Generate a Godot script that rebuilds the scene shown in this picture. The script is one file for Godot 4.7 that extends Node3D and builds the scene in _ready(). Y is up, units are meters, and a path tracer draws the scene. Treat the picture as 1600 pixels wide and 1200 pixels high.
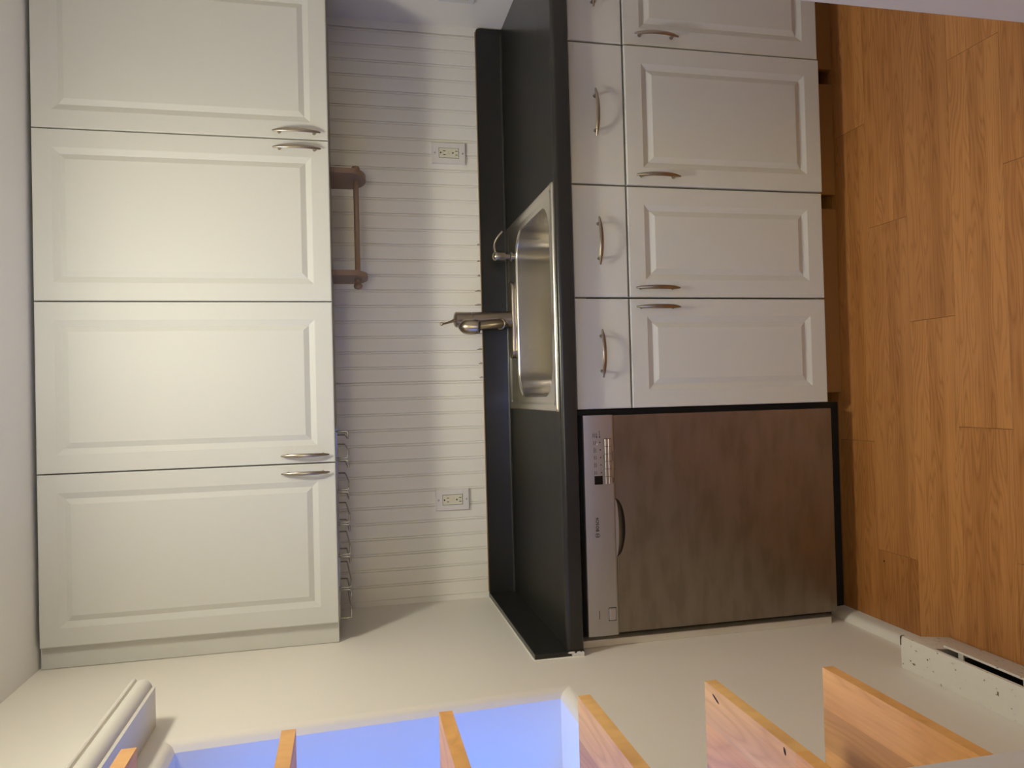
extends Node3D
# A galley kitchen wall, photographed through a doorway with the camera held sideways.
# x runs right along the counter, y up, z towards the viewer; left wall at x = 0, beadboard wall at z = 0.

const WARM := Color(1.0, 0.987, 0.905)
const SOFT := Color(1.0, 0.94, 0.68)
var M := {}
var rng := RandomNumberGenerator.new()

# ---------------------------------------------------------------- mesh helpers
func begin() -> SurfaceTool:
	var st := SurfaceTool.new()
	st.begin(Mesh.PRIMITIVE_TRIANGLES)
	return st

func tri(st: SurfaceTool, a: Vector3, b: Vector3, c: Vector3, na := Vector3.ZERO, nb := Vector3.ZERO, nc := Vector3.ZERO) -> void:
	# a, b, c counter-clockwise seen from outside; Godot's front faces run clockwise
	var n := (b - a).cross(c - a)
	if n.length_squared() < 1e-20:
		return
	n = n.normalized()
	st.set_normal(n if na == Vector3.ZERO else na); st.add_vertex(a)
	st.set_normal(n if nc == Vector3.ZERO else nc); st.add_vertex(c)
	st.set_normal(n if nb == Vector3.ZERO else nb); st.add_vertex(b)

func poly_out(st: SurfaceTool, pts: Array, out: Vector3) -> void:
	# convex flat polygon facing «out»
	var n: Vector3 = (pts[1] - pts[0]).cross(pts[2] - pts[0])
	var p := pts.duplicate()
	if n.dot(out) < 0.0:
		p.reverse()
	for i in range(1, p.size() - 1):
		tri(st, p[0], p[i], p[i + 1])

func quad_n(st: SurfaceTool, a: Vector3, b: Vector3, c: Vector3, d: Vector3, na: Vector3, nb: Vector3, nc: Vector3, nd: Vector3) -> void:
	# smooth quad, oriented by its normals
	var n := (c - a).cross(d - b)
	if n.dot(na + nb + nc + nd) >= 0.0:
		tri(st, a, b, c, na, nb, nc); tri(st, a, c, d, na, nc, nd)
	else:
		tri(st, a, c, b, na, nc, nb); tri(st, a, d, c, na, nd, nc)

func bx(st: SurfaceTool, lo: Vector3, hi: Vector3, b := 0.0) -> void:
	var mid := (lo + hi) * 0.5
	var h := (hi - lo) * 0.5
	b = minf(b, minf(h.x, minf(h.y, h.z)) * 0.9)
	var pt := func(s: Vector3, ax: int) -> Vector3:
		var v := h - Vector3(b, b, b)
		v[ax] = h[ax]
		return mid + v * s
	for ax in 3:
		var u := (ax + 1) % 3
		var w := (ax + 2) % 3
		for sg in [-1.0, 1.0]:
			var ps := []
			for q in [[-1.0, -1.0], [1.0, -1.0], [1.0, 1.0], [-1.0, 1.0]]:
				var s := Vector3.ZERO
				s[ax] = sg; s[u] = q[0]; s[w] = q[1]
				ps.append(pt.call(s, ax))
			var o := Vector3.ZERO
			o[ax] = sg
			poly_out(st, ps, o)
	if b <= 0.0:
		return
	for ax in 3:
		var u := (ax + 1) % 3
		var w := (ax + 2) % 3
		for su in [-1.0, 1.0]:
			for sw in [-1.0, 1.0]:
				var s0 := Vector3.ZERO
				s0[ax] = -1.0; s0[u] = su; s0[w] = sw
				var s1 := s0
				s1[ax] = 1.0
				var o := Vector3.ZERO
				o[u] = su; o[w] = sw
				poly_out(st, [pt.call(s0, u), pt.call(s1, u), pt.call(s1, w), pt.call(s0, w)], o)
	for sx in [-1.0, 1.0]:
		for sy in [-1.0, 1.0]:
			for sz in [-1.0, 1.0]:
				var s := Vector3(sx, sy, sz)
				poly_out(st, [pt.call(s, 0), pt.call(s, 1), pt.call(s, 2)], s)

func extrude(st: SurfaceTool, prof: PackedVector2Array, o: Vector3, ax: Vector3, ay: Vector3, dir: Vector3, sharp := 35.0, caps := true) -> void:
	# closed 2D outline laid out on axes ax, ay from o and pushed along dir
	var n := prof.size()
	var area := 0.0
	for i in n:
		area += prof[i].cross(prof[(i + 1) % n])
	var sg := 1.0 if area > 0.0 else -1.0
	var en: Array[Vector2] = []
	for i in n:
		var d := prof[(i + 1) % n] - prof[i]
		en.append(Vector2(d.y, -d.x).normalized() * sg)
	var cs := cos(deg_to_rad(sharp))
	for i in n:
		var j := (i + 1) % n
		var pn := en[(i - 1 + n) % n]
		var nn := en[j]
		var n0 := (en[i] + pn).normalized() if en[i].dot(pn) > cs else en[i]
		var n1 := (en[i] + nn).normalized() if en[i].dot(nn) > cs else en[i]
		var a := o + ax * prof[i].x + ay * prof[i].y
		var b := o + ax * prof[j].x + ay * prof[j].y
		var v0 := ax * n0.x + ay * n0.y
		var v1 := ax * n1.x + ay * n1.y
		quad_n(st, a, b, b + dir, a + dir, v0, v1, v1, v0)
	if caps:
		var idx := Geometry2D.triangulate_polygon(prof)
		for k in range(0, idx.size(), 3):
			var p := []
			for m in 3:
				p.append(o + ax * prof[idx[k + m]].x + ay * prof[idx[k + m]].y)
			poly_out(st, p, -dir)
			poly_out(st, [p[0] + dir, p[1] + dir, p[2] + dir], dir)

func lathe(st: SurfaceTool, prof: Array, at: Vector3, axis := Vector3.UP, segs := 28, sharp := 40.0) -> void:
	# profile of Vector2(radius, distance along the axis), from bottom to top
	axis = axis.normalized()
	var u := axis.cross(Vector3.RIGHT if absf(axis.x) < 0.9 else Vector3.UP).normalized()
	var w := axis.cross(u)
	var n := prof.size()
	var en: Array[Vector2] = []
	for i in n - 1:
		var d: Vector2 = prof[i + 1] - prof[i]
		en.append(Vector2(d.y, -d.x).normalized())
	var cs := cos(deg_to_rad(sharp))
	for i in n - 1:
		var n0 := en[i]
		var n1 := en[i]
		if i > 0 and en[i].dot(en[i - 1]) > cs:
			n0 = (en[i] + en[i - 1]).normalized()
		if i < n - 2 and en[i].dot(en[i + 1]) > cs:
			n1 = (en[i] + en[i + 1]).normalized()
		for k in segs:
			var a0 := TAU * k / segs
			var a1 := TAU * (k + 1) / segs
			var r0 := u * cos(a0) + w * sin(a0)
			var r1 := u * cos(a1) + w * sin(a1)
			var p: Vector2 = prof[i]
			var q: Vector2 = prof[i + 1]
			quad_n(st, at + r0 * p.x + axis * p.y, at + r1 * p.x + axis * p.y, at + r1 * q.x + axis * q.y, at + r0 * q.x + axis * q.y,
				r0 * n0.x + axis * n0.y, r1 * n0.x + axis * n0.y, r1 * n1.x + axis * n1.y, r0 * n1.x + axis * n1.y)

func sweep(st: SurfaceTool, path: Array, ru: Array, rv: Array, up: Vector3, segs := 12) -> void:
	# elliptical section along a path; ru across «up» x tangent, rv along the other axis
	var rings := []
	var norms := []
	var n := path.size()
	for i in n:
		var t: Vector3 = (path[mini(i + 1, n - 1)] - path[maxi(i - 1, 0)]).normalized()
		var u := up.cross(t)
		if u.length() < 0.05:
			u = Vector3.RIGHT.cross(t) if absf(t.x) < 0.9 else Vector3.BACK.cross(t)
		u = u.normalized()
		var v := t.cross(u).normalized()
		var ring := []
		var nr := []
		for k in segs:
			var a := TAU * k / segs
			ring.append(path[i] + u * cos(a) * ru[i] + v * sin(a) * rv[i])
			nr.append((u * cos(a) * rv[i] + v * sin(a) * ru[i]).normalized())
		rings.append(ring); norms.append(nr)
	for i in n - 1:
		for k in segs:
			var j := (k + 1) % segs
			quad_n(st, rings[i][k], rings[i][j], rings[i + 1][j], rings[i + 1][k], norms[i][k], norms[i][j], norms[i + 1][j], norms[i + 1][k])
	poly_out(st, rings[0], path[0] - path[1])
	poly_out(st, rings[n - 1], path[n - 1] - path[n - 2])

func tube(st: SurfaceTool, path: Array, r: float, segs := 10) -> void:
	var rr := []
	for p in path:
		rr.append(r)
	sweep(st, path, rr, rr, Vector3(0.13, 0.21, 0.97).normalized(), segs)

func bend(pts: Array, r: float, steps := 4) -> Array:
	# round the corners of a polyline
	var o := [pts[0]]
	for i in range(1, pts.size() - 1):
		var a: Vector3 = pts[i] + (pts[i - 1] - pts[i]).normalized() * minf(r, (pts[i - 1] - pts[i]).length() * 0.48)
		var b: Vector3 = pts[i] + (pts[i + 1] - pts[i]).normalized() * minf(r, (pts[i + 1] - pts[i]).length() * 0.48)
		for k in steps + 1:
			var t := float(k) / steps
			o.append(a.lerp(pts[i], t).lerp(pts[i].lerp(b, t), t))
	o.append(pts[-1])
	return o

func rings_mesh(st: SurfaceTool, w: float, h: float, rings: Array) -> void:
	# a panel of w x h: each ring is [inset, z]; the last is closed off in front, the first behind
	var loops := []
	for r in rings:
		var i: float = r[0]
		loops.append([Vector3(i, i, r[1]), Vector3(w - i, i, r[1]), Vector3(w - i, h - i, r[1]), Vector3(i, h - i, r[1])])
	for k in loops.size() - 1:
		for e in 4:
			var f := (e + 1) % 4
			tri(st, loops[k][e], loops[k][f], loops[k + 1][f])
			tri(st, loops[k][e], loops[k + 1][f], loops[k + 1][e])
	poly_out(st, loops[-1], Vector3.BACK)
	poly_out(st, loops[0], Vector3.FORWARD)

# ---------------------------------------------------------------- scene helpers
func obj(called: String, st, mat: Material, parent: Node = self) -> MeshInstance3D:
	var o := MeshInstance3D.new()
	o.name = called
	o.mesh = st.commit() if st is SurfaceTool else st
	o.material_override = mat
	parent.add_child(o, true)
	return o

func tag(o: Node3D, label: String, category: String, group := "") -> Node3D:
	o.set_meta("label", label)
	o.set_meta("category", category)
	if group:
		o.set_meta("group", group)
	return o

func thing(called: String, label: String, category: String, at: Vector3, group := "") -> Node3D:
	var o := Node3D.new()
	o.name = called
	o.position = at
	add_child(o, true)
	return tag(o, label, category, group)

func struct(called: String, st, mat: Material) -> MeshInstance3D:
	var o := obj(called, st, mat)
	o.set_meta("kind", "structure")
	return o

# ---------------------------------------------------------------- materials
func paint(c: Color, rough: float, spec := 0.5) -> StandardMaterial3D:
	var m := StandardMaterial3D.new()
	m.albedo_color = c
	m.roughness = rough
	m.metallic_specular = spec
	return m

func metal(c: Color, rough: float) -> StandardMaterial3D:
	var m := paint(c, rough)
	m.metallic = 1.0
	return m

func triplanar(m: StandardMaterial3D, s: Vector3, off := Vector3.ZERO, world := false) -> StandardMaterial3D:
	m.uv1_triplanar = true
	m.uv1_world_triplanar = world
	m.uv1_scale = s
	m.uv1_offset = off
	m.uv1_triplanar_sharpness = 8.0
	return m

func noise_tex(freq: float, seed_: int, cols: Array, offs: Array, w := 512, h := 512, oct := 4) -> NoiseTexture2D:
	var n := FastNoiseLite.new()
	n.noise_type = FastNoiseLite.TYPE_SIMPLEX_SMOOTH
	n.frequency = freq
	n.fractal_octaves = oct
	n.seed = seed_
	var g := Gradient.new()
	g.offsets = PackedFloat32Array(offs)
	g.colors = PackedColorArray(cols)
	var t := NoiseTexture2D.new()
	t.width = w; t.height = h
	t.seamless = true
	t.noise = n
	t.color_ramp = g
	return t

func wood_tex(w: int, h: int, seed_: int, light: Color, dark: Color, rings: float, stretch: float, fine: float, upright := false, strips := 0.0) -> ImageTexture:
	# contours of a stretched noise give cathedral grain; a second, finer noise gives pores
	var a := FastNoiseLite.new()
	a.seed = seed_; a.noise_type = FastNoiseLite.TYPE_SIMPLEX_SMOOTH; a.frequency = 1.0; a.fractal_octaves = 2
	var b := FastNoiseLite.new()
	b.seed = seed_ + 7; b.noise_type = FastNoiseLite.TYPE_SIMPLEX; b.frequency = 1.0; b.fractal_octaves = 2
	var im := Image.create_empty(h if upright else w, w if upright else h, false, Image.FORMAT_RGB8)
	for y in h:
		for x in w:
			var ang := TAU * x / w
			var rx := w * stretch / TAU
			var n := a.get_noise_3d(cos(ang) * rx, sin(ang) * rx, y * 0.016)
			var f := fposmod(n * rings, 1.0)
			var ring := pow(1.0 - absf(f * 2.0 - 1.0), 2.2)
			var p := b.get_noise_3d(cos(ang) * rx * 3.0, sin(ang) * rx * 3.0, y * 0.30)
			var strip := b.get_noise_2d(floorf(y * 3.0 / h) * 5.3 + 0.7, 9.1) * strips
			var t := clampf(0.18 + ring * 0.42 + p * fine + n * 0.25 + strip, 0.0, 1.0)
			im.set_pixel(y if upright else x, x if upright else y, light.lerp(dark, t))
	return ImageTexture.create_from_image(im)

func make_materials() -> void:
	M.cabinet = paint(Color(0.80, 0.797, 0.775), 0.54, 0.32)
	M.carcass = paint(Color(0.66, 0.64, 0.60), 0.6)
	M.wall = paint(Color(0.945, 0.92, 0.875), 0.5, 0.4)
	M.bead = paint(Color(0.92, 0.905, 0.87), 0.5, 0.4)
	M.trim = paint(Color(0.88, 0.86, 0.82), 0.42)
	M.ceiling = paint(Color(0.95, 0.95, 0.945), 0.85)
	M.door_wall = paint(Color(0.80, 0.79, 0.80), 0.6)
	M.black = paint(Color(0.03, 0.03, 0.032), 0.6)
	M.ink = paint(Color(0.04, 0.035, 0.035), 0.6)
	M.grey_ink = paint(Color(0.22, 0.21, 0.21), 0.6)
	M.caulk = paint(Color(0.62, 0.52, 0.40), 0.7)
	M.chip = paint(Color(0.90, 0.90, 0.90), 0.7)
	M.bare = paint(Color(0.34, 0.20, 0.10), 0.8)
	M.nickel = metal(Color(0.64, 0.60, 0.545), 0.28)
	M.faucet = metal(Color(0.66, 0.61, 0.54), 0.30)
	M.wire = metal(Color(0.76, 0.75, 0.72), 0.24)
	M.screw = metal(Color(0.7, 0.7, 0.7), 0.4)
	M.plate = paint(Color(0.87, 0.85, 0.835), 0.4)
	M.device = paint(Color(0.86, 0.84, 0.76), 0.35)
	M.sink = metal(Color(0.84, 0.82, 0.78), 0.24)
	# dark laminate: hazy wear in the gloss
	M.counter = paint(Color(0.135, 0.132, 0.124), 1.0, 0.5)
	M.counter.roughness_texture = noise_tex(0.008, 5, [Color(0.285, 0.285, 0.285), Color(0.29, 0.29, 0.29), Color(0.30, 0.30, 0.30)], [0.2, 0.55, 0.85], 512, 512, 3)
	M.counter.albedo_texture = noise_tex(0.02, 15, [Color(0.93, 0.94, 0.96), Color(1, 0.98, 0.95), Color(1, 0.96, 0.90)], [0.2, 0.6, 0.9], 512, 512, 3)
	triplanar(M.counter, Vector3(1.6, 1.6, 1.6))
	# dishwasher steel, smeared
	M.steel = metal(Color(0.57, 0.535, 0.49), 1.0)
	M.steel.roughness_texture = noise_tex(0.008, 9, [Color(0.37, 0.37, 0.37), Color(0.39, 0.39, 0.39), Color(0.43, 0.43, 0.43)], [0.3, 0.55, 0.8], 512, 512, 4)
	M.steel.albedo_texture = noise_tex(0.01, 19, [Color(0.92, 0.91, 0.89), Color(0.97, 0.97, 0.96), Color(1, 1, 1)], [0.2, 0.5, 0.85], 512, 512, 5)
	triplanar(M.steel, Vector3(0.9, 3.2, 1.0))
	M.panel = metal(Color(0.70, 0.69, 0.68), 0.42)
	M.button = metal(Color(0.74, 0.72, 0.72), 0.4)
	M.display = paint(Color(0.01, 0.011, 0.016), 0.12)
	# scuffed white enamel of the heater
	M.heater = paint(Color(1, 1, 1), 0.5)
	M.heater.albedo_texture = noise_tex(0.035, 33, [Color(0.25, 0.19, 0.13), Color(0.62, 0.56, 0.48), Color(0.86, 0.84, 0.80), Color(0.87, 0.85, 0.81)], [0.06, 0.12, 0.17, 1.0], 512, 512, 5)
	triplanar(M.heater, Vector3(3.1, 3.1, 2.0))
	M.edge_rust = paint(Color(0.22, 0.16, 0.11), 0.9)
	# oak laminate planks
	var oak := []
	for i in 3:
		oak.append(wood_tex(768, 160, 40 + i * 3, Color(0.72, 0.50, 0.285), Color(0.52, 0.32, 0.15), 5.0, 0.0021, 0.24, false, 0.35))
	M.planks = []
	for i in 6:
		var m := paint(Color.WHITE if i < 3 else Color(0.95, 0.94, 0.93), 0.36)
		m.albedo_texture = oak[i % 3]
		triplanar(m, Vector3(0.95, 1, 6.4), Vector3(0.37 * i, 0, 0.31 * i))
		M.planks.append(m)
	M.subfloor = paint(Color(0.30, 0.19, 0.10), 0.7)
	M.toe = paint(Color(0.55, 0.38, 0.19), 0.55)
	# glued-up birch shelves
	var birch := []
	for i in 2:
		birch.append(wood_tex(512, 128, 80 + i * 5, Color(0.97, 0.78, 0.50), Color(0.84, 0.63, 0.37), 3.0, 0.0022, 0.22, true))
	M.staves = []
	var tints := [Color(1, 1, 1), Color(0.93, 0.90, 0.88), Color(1.0, 0.95, 0.88), Color(0.88, 0.83, 0.80), Color(0.97, 0.92, 0.90)]
	for i in 5:
		var m := paint(tints[i], 0.42)
		m.albedo_texture = birch[i % 2]
		# grain runs along z
		triplanar(m, Vector3(5.0, 5.0, 1.7), Vector3(0.2 * i, 0.3 * i, 0.41 * i))
		M.staves.append(m)
	M.shelf_edge = paint(Color(0.80, 0.60, 0.38), 0.45)
	M.knot = paint(Color(0.16, 0.11, 0.10), 0.7)
	M.holder = paint(Color(0.56, 0.46, 0.39), 0.5)
	M.glass = paint(Color(0.9, 0.95, 1.0, 0.06), 0.02)
	M.glass.transparency = BaseMaterial3D.TRANSPARENCY_ALPHA
	M.frame = paint(Color(0.85, 0.85, 0.85), 0.45)
	M.lamp = paint(Color(0.95, 0.93, 0.88), 0.4)
	M.lamp.emission_enabled = true
	M.lamp.emission = WARM
	M.lamp.emission_energy_multiplier = 6.0
	M.globe = paint(Color(0.95, 0.95, 0.95), 0.4)
	M.globe.emission_enabled = true
	M.globe.emission = SOFT
	M.globe.emission_energy_multiplier = 0.6
	M.lamp_metal = metal(Color(0.7, 0.68, 0.64), 0.35)
	M.led = paint(Color(0.9, 1.0, 0.8), 0.4)
	M.led.emission_enabled = true
	M.led.emission = Color(0.8, 1.0, 0.6)
	M.led.emission_energy_multiplier = 1.0

# ---------------------------------------------------------------- cabinets
var pull: ArrayMesh
func make_pull() -> void:
	# bow pull along y, standing out along +z
	var st := begin()
	var path := []; var ru := []; var rv := []
	for i in 25:
		var s := -1.0 + i / 12.0
		path.append(Vector3(0, s * 0.0655, 0.027 - 0.0165 * s * s))
		ru.append(0.0058 * (1.0 - 0.62 * pow(absf(s), 3.0)))
		rv.append(0.0022 + 0.0004 * s * s)
	sweep(st, path, ru, rv, Vector3.BACK, 14)
	for s in [-1.0, 1.0]:
		lathe(st, [Vector2(0.0052, 0), Vector2(0.0046, 0.003), Vector2(0.0038, 0.008), Vector2(0.0040, 0.0195)], Vector3(0, s * 0.048, 0), Vector3.BACK, 16)
	pull = st.commit()

func door_mesh(w: float, h: float) -> ArrayMesh:
	var st := begin()
	rings_mesh(st, w, h, [[0.0, 0.0], [0.0, 0.0165], [0.0008, 0.0182], [0.0030, 0.019], [0.049, 0.019], [0.0655, 0.0122], [0.0805, 0.0186]])
	return st.commit()

func slab_mesh(w: float, h: float) -> ArrayMesh:
	var st := begin()
	rings_mesh(st, w, h, [[0.0, 0.0], [0.0, 0.0160], [0.0010, 0.0180], [0.0032, 0.019]])
	return st.commit()

func door(t: Node3D, x0: float, x1: float, y0: float, y1: float, z: float, hx: float, hy: float, open := 0.0) -> void:
	# front part named door with its pull; x, y, z in the room
	var gap := 0.0030 if y0 > 1.0 else 0.0044
	var o := obj("door", door_mesh(x1 - x0 - gap, y1 - y0), M.cabinet, t)
	o.position = Vector3(x0 + gap * 0.5, y0, z + open) - t.position
	var h := obj("handle", pull, M.nickel, o)
	h.position = Vector3(hx, hy, z + open + 0.0188) - t.position - o.position
	h.set_meta("label", "brushed nickel bow pull")

func drawer(t: Node3D, x0: float, x1: float, y0: float, y1: float, z: float) -> void:
	var gap := 0.0044
	var o := obj("drawer", slab_mesh(x1 - x0 - gap, y1 - y0), M.cabinet, t)
	o.position = Vector3(x0 + gap * 0.5, y0, z) - t.position
	var h := obj("handle", pull, M.nickel, o)
	h.rotation.z = PI / 2
	h.position = Vector3((x0 + x1) * 0.5, 0.7925, z + 0.0188) - t.position - o.position
	h.set_meta("label", "brushed nickel bow pull")

func carcass(t: Node3D, lo: Vector3, hi: Vector3, shelf := true) -> void:
	# open-fronted box of five panels
	var st := begin()
	var k := 0.016
	var a := lo - t.position
	var b := hi - t.position
	bx(st, a, Vector3(a.x + k, b.y, b.z)); bx(st, Vector3(b.x - k, a.y, a.z), b)
	bx(st, Vector3(a.x + k, a.y, a.z), Vector3(b.x - k, a.y + k, b.z))
	bx(st, Vector3(a.x + k, a.y + k, a.z), Vector3(b.x - k, b.y, a.z + 0.006))
	if shelf:
		bx(st, Vector3(a.x + k, b.y - k, a.z + 0.006), Vector3(b.x - k, b.y, b.z))
	else:
		bx(st, Vector3(a.x + k, b.y - 0.05, b.z - 0.006), Vector3(b.x - k, b.y, b.z))
	obj("body", st, M.carcass, t)

func build_cabinets() -> void:
	make_pull()
	var YB := 1.5155
	var YT := 2.2845
	var ZF := 0.346
	var t := thing("upper_cabinet", "white two-door upper cabinet in the left corner, over the wire stemware rack", "cabinet", Vector3(0.5, YB, 0), "white upper cabinets")
	carcass(t, Vector3(0.063, YB, 0.002), Vector3(0.979, YT - 0.004, ZF - 0.014))
	door(t, 0.0610, 0.5196, YB, YT, ZF, 0.4935, 1.598)
	door(t, 0.5196, 0.9804, YB, YT, ZF, 0.5440, 1.598)
	var st := begin()
	bx(st, Vector3(0.001, YB, 0.30) - t.position, Vector3(0.0625, YT + 0.004, 0.345) - t.position, 0.001)
	obj("filler_strip", st, M.cabinet, t)
	t = thing("upper_cabinet", "white two-door upper cabinet to the right, over the wooden paper towel holder", "cabinet", Vector3(1.45, YB, 0), "white upper cabinets")
	carcass(t, Vector3(0.982, YB, 0.002), Vector3(1.904, YT - 0.004, ZF - 0.014))
	door(t, 0.9804, 1.4452, YB, YT, ZF, 1.4170, 1.603)
	door(t, 1.4452, 1.9060, YB, YT, ZF, 1.4640, 1.603)
	st = begin()
	bx(st, Vector3(1.906, YB, 0.30) - t.position, Vector3(1.989, YT + 0.004, 0.345) - t.position, 0.001)
	obj("filler_strip", st, M.cabinet, t)

	var ZB := 0.596
	t = thing("base_cabinet", "white base cabinet under the sink with two narrow doors and two drawer fronts", "cabinet", Vector3(0.96, 0, 0), "white base cabinets")
	carcass(t, Vector3(0.6535, 0.092, 0.004), Vector3(1.272, 0.872, ZB - 0.014), false)
	drawer(t, 0.6524, 0.9600, 0.7095, 0.8660, ZB)
	drawer(t, 0.9600, 1.2734, 0.7095, 0.8660, ZB)
	door(t, 0.6524, 0.9600, 0.0945, 0.7050, ZB, 0.9345, 0.6250)
	door(t, 0.9600, 1.2734, 0.0945, 0.7050, ZB, 0.9880, 0.6250)
	st = begin()
	bx(st, Vector3(0.682, 0.001, 0.535) - t.position, Vector3(1.243, 0.091, 0.553) - t.position, 0.001)
	obj("toe_board", st, M.toe, t)
	t = thing("base_cabinet", "white base cabinet with one drawer and one door, right of the sink cabinet", "cabinet", Vector3(1.47, 0, 0), "white base cabinets")
	carcass(t, Vector3(1.2745, 0.092, 0.004), Vector3(1.6675, 0.872, ZB - 0.014))
	drawer(t, 1.2734, 1.6688, 0.7095, 0.8660, ZB)
	door(t, 1.2734, 1.6688, 0.0945, 0.7050, ZB, 1.3010, 0.6160, 0.005)
	st = begin()
	bx(st, Vector3(1.287, 0.001, 0.535) - t.position, Vector3(1.628, 0.091, 0.553) - t.position, 0.001)
	obj("toe_board", st, M.toe, t)
	t = thing("base_cabinet", "white base cabinet at the right wall, cut off by the edge of the photo", "cabinet", Vector3(1.83, 0, 0), "white base cabinets")
	carcass(t, Vector3(1.6695, 0.092, 0.004), Vector3(1.988, 0.872, ZB - 0.014))
	drawer(t, 1.6688, 1.9885, 0.7095, 0.8660, ZB)
	door(t, 1.6688, 1.9885, 0.0945, 0.7050, ZB, 1.6990, 0.6080)
	st = begin()
	bx(st, Vector3(1.673, 0.001, 0.535) - t.position, Vector3(1.985, 0.091, 0.553) - t.position, 0.001)
	obj("toe_board", st, M.toe, t)

# ---------------------------------------------------------------- counter, sink, taps
func build_counter() -> void:
	var t := thing("countertop", "black laminate countertop with backsplash and a side splash at the left wall", "countertop", Vector3(1.0, 0.876, 0.3))
	var Y := 0.920
	var YBt := 0.8775
	var st := begin()
	var edge := func(z0: float) -> PackedVector2Array:
		# section z, y of the slab from z0 to the rolled front edge
		var p := PackedVector2Array([Vector2(z0, YBt), Vector2(z0, Y), Vector2(0.622, Y), Vector2(0.630, Y + 0.0025), Vector2(0.636, Y + 0.003)])
		for k in 7:
			var a := PI / 2 * k / 6.0
			p.append(Vector2(0.637 + 0.011 * sin(a), Y + 0.003 - 0.011 + 0.011 * cos(a)))
		p.append(Vector2(0.648, YBt + 0.002)); p.append(Vector2(0.646, YBt))
		p.append(Vector2(0.630, YBt))
		return p
	var o := -t.position
	var X1 := 1.9885
	extrude(st, edge.call(0.004), o + Vector3(0.0156, 0, 0), Vector3.BACK, Vector3.UP, Vector3(0.6504, 0, 0))
	extrude(st, edge.call(0.004), o + Vector3(1.255, 0, 0), Vector3.BACK, Vector3.UP, Vector3(X1 - 1.255, 0, 0))
	extrude(st, edge.call(0.590), o + Vector3(0.666, 0, 0), Vector3.BACK, Vector3.UP, Vector3(0.589, 0, 0))
	bx(st, o + Vector3(0.666, YBt, 0.004), o + Vector3(1.255, Y, 0.050))
	obj("slab", st, M.counter, t)
	# backsplash with a small cove at its foot, its free top corner rounded
	st = begin()
	var pr := PackedVector2Array([Vector2(0.0005, Y), Vector2(0.0005, 1.010), Vector2(0.0035, 1.0125), Vector2(0.0090, 1.0125), Vector2(0.0120, 1.0095), Vector2(0.0125, Y + 0.009)])
	for k in 5:
		var a := PI / 2 * (k + 1) / 5.0
		pr.append(Vector2(0.0125 + 0.009 - 0.009 * cos(a), Y + 0.009 - 0.009 * sin(a) + 0.0004))
	pr.append(Vector2(0.0215, Y))
	extrude(st, pr, o + Vector3(0.001, 0, 0), Vector3.BACK, Vector3.UP, Vector3(1.966, 0, 0))
	var cor := PackedVector2Array([Vector2(0, Y), Vector2(0, 1.0125)])
	for k in 7:
		var a := PI / 2 * k / 6.0
		cor.append(Vector2(0.006 + 0.012 * sin(a), 1.0005 + 0.012 * cos(a)))
	cor.append(Vector2(0.018, Y))
	extrude(st, cor, o + Vector3(1.967, 0, 0.0005), Vector3.RIGHT, Vector3.UP, Vector3(0, 0, 0.012))
	obj("backsplash", st, M.counter, t)
	st = begin()
	bx(st, o + Vector3(0.001, YBt - 0.001, 0.0005), o + Vector3(0.0155, 1.0125, 0.652), 0.0012)
	obj("side_splash", st, M.counter, t)
	# white paint smeared over the end of the side splash, and knocks in the laminate
	st = begin()
	var blot := func(at: Vector3, r: Vector2, seed_: int, n: Vector3, u: Vector3, v: Vector3) -> void:
		rng.seed = seed_
		var ps := []
		for k in 11:
			var a := TAU * k / 11.0
			var q := rng.randf_range(0.55, 1.0)
			ps.append(o + at + u * cos(a) * r.x * q + v * sin(a) * r.y * q + n * 0.0009)
		for k in 11:
			poly_out(st, [o + at + n * 0.0012, ps[k], ps[(k + 1) % 11]], n)
	for q in [[0.0080, 0.8900, 0.0076, 0.0145, 3], [0.0055, 0.9040, 0.0050, 0.0110, 4], [0.0118, 0.9120, 0.0034, 0.0120, 6], [0.0078, 0.8815, 0.0077, 0.0045, 8]]:
		blot.call(Vector3(q[0], q[1], 0.652), Vector2(q[2], q[3]), q[4], Vector3.BACK, Vector3.RIGHT, Vector3.UP)
	obj("paint_smear", st, M.chip, t)
	for q in [[0.6205, 0.9115, 0.0085, 0.0045, 21], [0.195, 0.914, 0.002, 0.002, 22], [0.062, 0.9135, 0.0035, 0.0015, 23], [1.288, 0.914, 0.0015, 0.0015, 24]]:
		st = begin()
		blot.call(Vector3(q[0], q[1], 0.6478), Vector2(q[2], q[3]), q[4], Vector3(0, 0.3, 1).normalized(), Vector3.RIGHT, Vector3(0, 1, -0.3).normalized())
		obj("laminate_chip", st, M.chip, t)
	st = begin()
	tube(st, [o + Vector3(0.02, 1.0128, 0.002), o + Vector3(1.0, 1.0128, 0.002), o + Vector3(1.975, 1.0128, 0.002)], 0.0022, 6)
	obj("caulk_line", st, M.caulk, t)
	st = begin()
	tube(st, [o + Vector3(0.0005, 1.0132, 0.004), o + Vector3(0.0005, 1.0132, 0.652), o + Vector3(0.0005, 0.8775, 0.6525)], 0.0026, 6)
	obj("paint_line", st, M.trim, t)

func rrect(x0: float, x1: float, z0: float, z1: float, r: float, y: float, n := 7) -> Array:
	# rounded rectangle, counter-clockwise seen from above (x right, -z up)
	var p := []
	for c in [[x1 - r, z0 + r, 0.0], [x0 + r, z0 + r, PI / 2], [x0 + r, z1 - r, PI], [x1 - r, z1 - r, PI * 1.5]]:
		for k in n + 1:
			var a: float = c[2] + PI / 2 * k / n
			p.append(Vector3(c[0] + r * cos(a), y, c[1] - r * sin(a)))
	return p

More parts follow.
